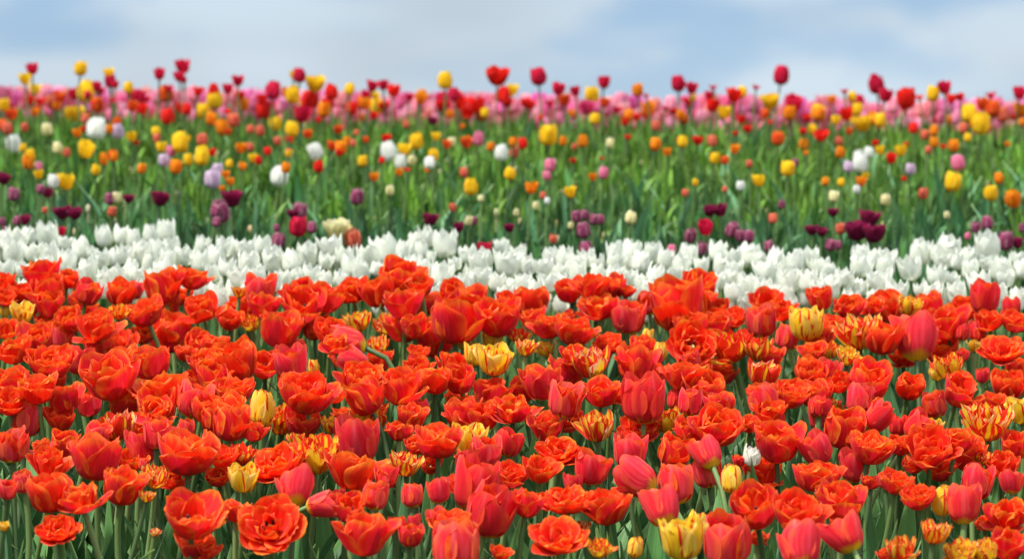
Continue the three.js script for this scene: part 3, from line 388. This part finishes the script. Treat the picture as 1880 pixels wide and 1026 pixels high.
// ---------------------------------------------------------------- what nobody could count: the mass of leaves between the flowers, and flowers outside the photograph's frame
function clump(seed, n, tall, flat) {
  const keep = R; R = rng(seed); const parts = [];
  for (let i = 0; i < n; i++) { const g = LEAVES[Math.floor(R() * (R() < 1 - flat ? 7 : 10))].clone(); const k = rr(0.75, 1.1) * tall; g.scale(k * rr(0.8, 1.1), k, k * rr(0.8, 1.15)); g.rotateZ(rr(-0.1, 0.16)).rotateY(i / n * 6.283 + rr(-0.5, 0.5)).translate(rr(-0.03, 0.03), 0, rr(-0.03, 0.03)); parts.push(g); }
  R = keep; return mergeGeometries(parts);
}
function scatter(name, label, category, geo, material, places, tint) {
  const im = new THREE.InstancedMesh(geo, material, places.length), o = new THREE.Object3D(), c = new THREE.Color();
  places.forEach(([x, z, k, dy], i) => { o.position.set(x, ground(x, z) + (dy ?? -0.01), z); o.rotation.set(rr(-0.12, 0.12), rr(0, 6.283), rr(-0.12, 0.12)); o.scale.setScalar(k); o.updateMatrix(); im.setMatrixAt(i, o.matrix); if (tint) { const q = tint(x, z); c.setRGB(...q); im.setColorAt(i, c); } });
  im.name = numbered(name); im.userData = { label, category, kind: 'stuff' }; im.castShadow = im.receiveShadow = true; scene.add(im); return im;
}
function spots(n, d0, d1, half, k0, k1) { const out = []; for (let i = 0; i < n; i++) { const d = rr(d0, d1); out.push([rr(-1, 1) * half(d), -d, rr(k0, k1)]); } return out; }
R = rng(99);
const half = (d) => d * 0.18 + 0.9;
scatter('tulip_foliage', 'mass of blue-green leaves between the stems of the red tulips', 'foliage', clump(1, 6, 1.04, 0.2), LEAF[0], spots(330, 3.3, 6.1, half, 0.8, 1.1), () => { const k = rr(0.75, 1.25); return [k * rr(0.9, 1.15), k, k * rr(0.85, 1.15)]; });
scatter('tulip_foliage', 'broad grey-green leaves low in the red tulip bed', 'foliage', clump(10, 4, 0.95, 0.35).scale(1.5, 1, 1.5), LEAF[2], spots(320, 3.3, 6.0, half, 0.85, 1.08), () => { const k = rr(0.6, 1.0); return [k * 0.9, k, k * 1.1]; });
scatter('tulip_foliage', 'tall leaves standing between the stems at the front edge', 'foliage', clump(12, 5, 1.0, 0.15).scale(1.25, 1, 1.25), LEAF[0], spots(380, 3.45, 4.8, half, 0.94, 1.12), () => { const k = rr(0.8, 1.45); return [k * rr(0.85, 1.1), k, k * rr(0.8, 1.1)]; });
scatter('tulip_foliage', 'second layer of darker leaves deep in the red tulip bed', 'foliage', clump(2, 6, 0.85, 0.3), LEAF[1], spots(330, 3.3, 6.1, half, 0.7, 1.05), () => { const k = rr(0.7, 1.15); return [k, k, k]; });
scatter('tulip_foliage', 'leaves under the row of white tulips', 'foliage', clump(3, 6, 0.95, 0.15), LEAF[2], spots(300, 6.1, 6.98, half, 0.8, 1.1), () => { const k = rr(0.7, 1.1); return [k, k, k]; });
const mixTint = (x, z) => { const d = -z, y = sstep(7.3, 8.6, d + 0.5 * (noise3(x * 1.3, z * 1.3, 0, 8) - 0.5)), k = rr(0.4, 1.05); return [k * lerp(0.65, 1.12, y) * rr(0.75, 1.3), k * lerp(0.85, 1.16, y), k * lerp(0.95, 0.48, y) * rr(0.7, 1.4)]; };
scatter('tulip_foliage', 'dense green leaves of the mixed tulip bed', 'foliage', clump(4, 8, 1.12, 0.2).scale(0.8, 1, 0.8), LEAF[2], spots(1300, 6.95, 9.9, half, 0.74, 0.98), mixTint);
scatter('tulip_foliage', 'narrow bright green blades among the mixed tulips', 'foliage', clump(5, 9, 1.12, 0.1).scale(0.55, 1.06, 0.55), LEAF[2], spots(1500, 6.95, 9.9, half, 0.72, 0.96), mixTint);
scatter('tulip_foliage', 'short bent leaf tips filling the top of the mixed bed', 'foliage', clump(8, 8, 0.46, 0.85).scale(0.85, 1, 0.85), LEAF[2], spots(6000, 6.95, 9.9, half, 0.75, 1.15).map((s) => [...s, rr(0.14, 0.3)]), mixTint);
scatter('tulip_foliage', 'fine yellow-green tips in the top of the mixed bed', 'foliage', clump(9, 7, 0.38, 0.8).scale(0.7, 1, 0.7), LEAF[2], spots(1800, 7.6, 9.9, half, 0.7, 1.1).map((s) => [...s, rr(0.22, 0.34)]), () => { const k = rr(0.7, 1.3); return [1.15 * k, 1.05 * k, 0.3 * k]; });
scatter('tulip_foliage', 'pale grey-green bent leaves scattered in the mixed bed', 'foliage', clump(6, 3, 0.9, 0.9), leafMat([2.0, 2.1, 2.4]), spots(220, 7.4, 9.5, half, 1.1, 1.4));
scatter('tulip_foliage', 'leaves of the pink tulips beyond the crest', 'foliage', clump(7, 7, 1.08, 0.1), LEAF[2], spots(1200, 9.7, 12, half, 0.9, 1.02), mixTint);
// finished seed heads on bare stalks
{
  const geo = mergeGeometries([new THREE.CylinderGeometry(0.0022, 0.0028, 0.4, 6).translate(0, 0.2, 0).toNonIndexed(), new THREE.SphereGeometry(0.0085, 9, 7).scale(0.75, 1.5, 0.75).translate(0, 0.41, 0).toNonIndexed()]);
  const m = plain('seed_head', [0.36, 0.33, 0.17]);
  scatter('seed_heads', 'tiny pale seed heads left on bare stalks in the mixed bed', 'seed heads', geo, m, spots(260, 6.95, 9.0, half, 0.86, 1.02), () => { const k = rr(0.6, 1.3); return [k * rr(0.8, 1.3), k, k * rr(0.7, 1.3)]; });
}
// the pink row behind the crest reads as one band
{
  const one = (p) => { const s = new THREE.CylinderGeometry(0.0035, 0.004, 0.42, 6).translate(0, 0.21, 0); return mergeGeometries([p.geo.clone().translate(0, 0.41, 0), s]); };
  FAR.egg.concat(FAR.goblet).forEach((p, i) => { if (i % 2 === 0) scatter('pink_tulips', ['band of pink tulips along the crest of the slope', 'paler pink tulips standing in the crest band', 'open pink tulips in the band at the skyline'][i / 2], 'pink tulips', one(p), PINKROW, spots(480, 9.85, 11.4, half, 1.0, 1.22), () => { const k = rr(0.8, 1.05); return [k, k * rr(0.7, 1.5), k * rr(0.8, 1.3)]; }); });
}

// the same beds go on to the left and right of what the photograph shows
function besides(n, d0, d1) { const out = []; for (let i = 0; i < n; i++) { const d = rr(d0, d1), e = d * 0.182 + 0.09; out.push([(R() < 0.5 ? -1 : 1) * rr(e, e + 0.75), -d, rr(0.9, 1.12)]); } return out; }
function whole(proto, tall) { const gs = proto.g.children.map((m) => m.geometry.clone().translate(0, tall, 0)), ms = proto.g.children.map((m) => m.material); const s = new THREE.CylinderGeometry(0.0042, 0.0048, tall, 7).translate(0, tall / 2, 0); gs.forEach((g, i) => { if (!g.attributes.uv) throw new Error('uv'); }); return [mergeGeometries([...gs, s], true), [...ms, STEM[0]]]; }
for (const [name, label, category, proto, n, d0, d1] of [['red_tulips', 'red double tulips of the front bed beyond the sides of the photo', 'red tulips', HEADP.d[0], 90, 3.7, 6], ['red_tulips', 'half-open red tulips of the front bed beyond the sides of the photo', 'red tulips', HEADP.d[4], 90, 3.7, 6], ['pink_red_tulips', 'pink-red cup tulips of the front bed beyond the sides of the photo', 'pink-red tulips', HEADP.c[1], 50, 3.7, 6], ['white_tulips', 'white tulips of the row beyond the sides of the photo', 'white tulips', HEADP.w[2], 90, 6.15, 6.95]]) {
  const [geo, mats] = whole(proto, 0.45); scatter(name, label, category, geo, mats, besides(n, d0, d1));
}
// ---------------------------------------------------------------- the tulips of the photograph
R = rng(777);
const INFO = {
  d: ['double_tulip', 'red tulip', 'orange-red double tulip'], o: ['double_tulip', 'red tulip', 'wide-open red double tulip'], c: ['cup_tulip', 'pink-red tulip', 'pink-red cup tulip'], b: ['cup_tulip', 'pink-red tulip', 'pink-red yellow-based tulip'], n: ['cup_tulip', 'pink-red tulip', 'nodding pink-red tulip'],
  f: ['flamed_tulip', 'flamed tulip', 'yellow tulip flamed with red'], g: ['flamed_tulip', 'flamed tulip', 'red tulip flamed with yellow'], y: ['yellow_tulip', 'yellow tulip', 'yellow tulip'], s: ['striped_tulip', 'striped tulip', 'striped yellow tulip bud'], w: ['white_tulip', 'white tulip', 'white tulip'],
  r: ['crimson_tulip', 'crimson tulip', 'crimson tulip'], R: ['scarlet_tulip', 'scarlet tulip', 'scarlet tulip'], o2: ['orange_tulip', 'orange tulip', 'orange tulip'], u: ['orange_tulip', 'orange tulip', 'orange-red tulip'], p: ['purple_tulip', 'purple tulip', 'dark purple tulip'], m: ['mauve_tulip', 'mauve tulip', 'mauve tulip'], k: ['pink_tulip', 'pink tulip', 'pink tulip'], K: ['pink_tulip', 'pink tulip', 'deep pink tulip'], l: ['lilac_tulip', 'lilac tulip', 'pale lilac tulip'], e: ['cream_tulip', 'cream tulip', 'cream tulip'], s2: ['salmon_tulip', 'salmon tulip', 'salmon tulip'],
};
const info = (t) => INFO[t.bed === 'mixed' && INFO[t.kind + '2'] ? t.kind + '2' : t.kind];
const pick = (a) => a[Math.floor(R() * a.length * 0.999)];
for (const t of near) {
  const tall = { d: [2, 30], o: [40, 60], c: [-6, 10], b: [-40, -28], n: [-15, -5], f: [0, 26], g: [0, 26], y: [0, 14], s: [-4, 6], w: [0, 12] }[t.kind];
  t.face = t.face ?? rr(...tall); t.lean = t.lean ?? rr(-13, 13);
  let set = { b: 'c', n: 'c' }[t.kind] ?? t.kind, proto;
  if (t.kind === 'n') { t.grow = 0.78; proto = HEADP.b[0]; } else if (t.kind === 'b') proto = pick(HEADP.b);
  else if (t.kind === 'c') proto = !t.mark && R() < 0.5 ? pick(HEADP.q) : HEADP.c[Math.floor(R() * 4.2)]; else proto = pick(HEADP[set]);
  tulip(t, info(t)[0], proto);
}
for (const t of white) { t.face = rr(-6, 16); t.lean = rr(-12, 12); tulip(t, 'white_tulip', t.w > 36 ? pick([HEADP.w[2], HEADP.w[4], HEADP.w[7], HEADP.w[5]]) : pick(HEADP.w)); }
for (const t of mixed) {
  t.face = rr(-5, 18); t.lean = t.lean ?? rr(-9, 9);
  const shape = { r: ['goblet', 'goblet', 'vee', 'egg'], R: ['goblet', 'egg', 'vee', 'dbl'], y: ['egg', 'goblet', 'egg'], o: ['egg', 'goblet'], u: ['egg', 'goblet'], w: ['egg'], p: ['goblet', 'dbl'], m: ['egg'], k: ['egg'], K: ['goblet'], l: ['egg'], s: ['egg'], e: ['egg'] }[t.kind];
  const wide = (t.w > 37 && t.kind !== 'w') || (t.kind === 'p' && t.w > 30) ? 'dbl' : null;
  tulip(t, info(t)[0], pick(FAR[wide ?? pick(shape)]), MIX[t.kind]);
}

// ---------------------------------------------------------------- labels: what it is, how it stands, and which one it is by the nearest landmark
const MARKS = {   // short phrase used by the neighbours | the landmark's own label
  leftyellow: ['the glowing yellow cup', 'glowing golden yellow cup tulip among red ones, close to the white row'], slimbud: ['the slim orange bud', 'slim upright orange bud with red flames beside a pink-red cup, against the white row'],
  droop: ['the drooping pink tulip', 'drooping pink-red tulip hanging sideways from a bent pale stem'], stripebud: ['the upright striped bud', 'upright yellow tulip bud with red stripes standing clear on its stem'],
  plainyellow: ['the plain yellow cup', 'lemon yellow open cup tulip, low between tall red stems'], redflame: ['the finely streaked red tulip', 'red tulip with fine yellow streaks like threads on every petal'],
  pinkpetal: ['the red tulip with a pink petal', 'large red tulip with one tall pink petal, against the white row'], whiteflame: ['the white-edged flamed tulip', 'red tulip flamed with yellow and white, its petals splayed to one side'],
  yellowcup: ['the tall yellow cup', 'tall yellow cup tulip with ragged rim and crossed stems below it'], tallpink: ['the tall pink-red cup', 'tall smooth pink-red cup tulip standing alone before the white row'],
  frilly: ['the frilly flamed tulip', 'frilly yellow and red flamed double tulip with white petal tips'], starpink: ['the pink cup with yellow star', 'wide pink-red cup tulip with a yellow star at its base on a straight pale stem'],
  orangeflame: ['the brownish flamed tulip', 'orange-brown flamed tulip with narrow twisted petals below the red ones'], biggest: ['the biggest red cup', 'biggest open red cup tulip of the front rows, seen from its side'], ragged: ['the ragged yellow tulip', 'ragged yellow flamed double tulip hanging low beside the biggest red cup'],
  flamepair: ['the yellow-and-red double', 'yellow and red flamed double tulip held in front of a large red one'], compact: ['the compact flamed tulip', 'compact round yellow tulip with red streaks on a straight dark stem'], nodstripe: ['the nodding striped tulip', 'nodding tulip striped yellow and pink on an arched stem'],
  darkcentre: ['the tulip with dark centre', 'large red tulip opened flat, its dark stamens facing the camera'], frontpink: ['the coral tulip at the bottom', 'coral pink cup tulip cut by the bottom of the photo, among red ones'], darkflame: ['the dark red flamed bud', 'dark red rounded bud with yellow flames beside tall leaves'],
  veined: ['the pale-veined pink tulip', 'round pink tulip with pale veins like brush strokes'], splash: ['the big yellow front tulip', 'big bright yellow tulip low in the front rows with a few red lines'], whitetulip: ['the lone white tulip', 'lone white tulip half hidden among the red double tulips'],
  bigyellow: ['the big yellow double', 'big shaggy yellow double tulip with red veins held above dark leaves'], roundbud: ['the round yellow bud', 'round smooth yellow bud on a straight stem between red tulips'],
  flared: ['the flared white tulip', 'white tulip with flared spiky rim standing above the back of its row'], tallwhite: ['the tallest white tulip', 'tallest square-topped white tulip on the back edge of its row'], widewhite: ['the wide white pair', 'wide white tulip standing apart with green leaves below it'], bigwhite: ['the big white tulip', 'big white tulip in front with its green stem showing'], rightwhite: ['the high white tulip', 'high white tulip beside purple ones, above the rest of its row'],
  highcrimson: ['the high crimson tulip', 'crimson tulip against the sky with a yellow one just below it'], highyellow: ['the lone yellow tulip in the sky', 'yellow tulip standing alone against the sky, far from the others'], topcrimson: ['the topmost crimson tulip', 'topmost crimson tulip against the sky in a trailing group of crimson ones'], loneRed: ['the lone red tulip', 'lone scarlet tulip surrounded by green leaves under the skyline'], farwhite: ['the round white tulip', 'round white tulip beside a lilac one in the mixed bed'], broadyellow: ['the broad yellow tulip', 'broad golden yellow tulip in the green of the mixed bed'],
  darkred: ['the dark red tulip', 'broad dark crimson tulip just above two yellow ones'], skyyellow: ['the round yellow tulip in the sky', 'round yellow tulip against the sky above a string of scarlet ones'], skyred: ['the wide red tulip in the sky', 'wide open scarlet tulip against the sky on a dark stem'], largeyellow: ['the large yellow tulip', 'large pure yellow tulip alone in the greenest part of the mixed bed'], lonepink: ['the small pink tulip', 'small clear pink tulip among orange ones'], skycrimson: ['the crimson tulip in the sky', 'crimson heart-shaped tulip high against the sky on a thin stem'],
  rightcrimson: ['the single crimson tulip', 'single crimson tulip against the bright sky'], wideyellow: ['the wide golden tulip', 'wide golden tulip in a cluster of yellow ones under the skyline'], lonepurple: ['the lone purple tulip', 'lone dark purple tulip with green leaves all round it'], cuppurple: ['the purple bowl', 'dark purple bowl-shaped tulip under an orange and a lilac one'], midwhite: ['the white egg tulip', 'white egg-shaped tulip alone in the grass-green middle of the mixed bed'], cream: ['the cream double', 'cream double tulip at the edge of the white row beside a salmon one'],
  smallyellow: ['the small yellow cup', 'small bright yellow cup tulip in green leaves, below a pale salmon one'], flatorange: ['the flat orange tulip', 'flat orange tulip with red base in the middle of the mixed bed'], roundyellow: ['the egg-yellow tulip', 'egg-yellow tulip beside a small mauve one in the green bed'], bigpurple: ['the big purple cluster', 'big spreading dark purple tulip, lowest of a close cluster of three'],
};
const all = [...near, ...white, ...mixed], marks = all.filter((t) => t.mark);
const ORD = ['', 'second ', 'third ', 'fourth ', 'fifth ', 'sixth ', 'seventh ', 'eighth ', 'ninth ', 'tenth ', 'eleventh ', 'twelfth ', 'thirteenth ', 'fourteenth ', 'fifteenth ', 'sixteenth ', 'seventeenth ', 'eighteenth '];
const median = new Map(); for (const t of all) { const k = info(t)[2]; median.set(k, [...(median.get(k) ?? []), t.w]); } for (const [k, v] of median) median.set(k, v.sort((a, b) => a - b)[v.length >> 1]);
function looks(t) {
  const k = info(t)[2], m = median.get(k), size = t.w > 1.3 * m ? 'large ' : t.w < 0.75 * m ? 'small ' : '';
  const lean = t.lean > 14 ? ' leaning right' : t.lean < -14 ? ' leaning left' : '';
  return { what: size + k, lean, low: t.behind ? ', half hidden' : '' };
}
const side = (t, m) => { const dx = t.px - m.px, dy = t.py - m.py, a = Math.atan2(-dy, dx) / DEG; return ['right of', 'behind right of', 'behind', 'behind left of', 'left of', 'front left of', 'in front of', 'front right of'][Math.round((a + 360) / 45) % 8]; };
const taken = new Set();
for (const t of all) {
  if (t.mark && MARKS[t.mark]) { t.label = MARKS[t.mark][1]; taken.add(t.label); }
}
// every other tulip: the n-th of its look, counted outwards from its landmark in one of eight directions
const books = new Map();
for (const t of all) if (!t.label) {
  let best = null, bd = 1e9; for (const m of marks) { const q = Math.hypot(t.px - m.px, (t.py - m.py) * 1.3) * (m.bed === t.bed ? 1 : 1.6); if (q < bd) { bd = q; best = m; } }
  t.near = best; t.far = bd; t.dir = side(t, best); t.look = looks(t);
  const key = t.look.what + '|' + t.look.lean + t.look.low + '|' + best.mark + '|' + t.dir; books.set(key, [...(books.get(key) ?? []), t]);
}
for (const list of books.values()) list.sort((a, b) => a.far - b.far).forEach((t, i) => { t.label = `${i ? ORD[i] : list.length > 1 ? 'first ' : ''}${t.look.what}${t.look.lean}${t.look.low}, ${t.dir} ${MARKS[t.near.mark][0]}`; });
const GROUP = { near: 'double and cup tulips of the red bed', white: 'white tulips in their row', mixed: 'tulips of many colours in the mixed bed' };
for (const t of all) t.o.userData = { label: t.label, category: info(t)[1], group: GROUP[t.bed] };
const seenLabels = new Map(); for (const t of all) seenLabels.set(t.label, (seenLabels.get(t.label) ?? 0) + 1);
console.log('tulips', near.length, white.length, mixed.length, 'repeated labels', [...seenLabels].filter(([, n]) => n > 1).length, 'longest', Math.max(...all.map((t) => t.label.split(/\s+/).length)));

renderer.render(scene, camera);
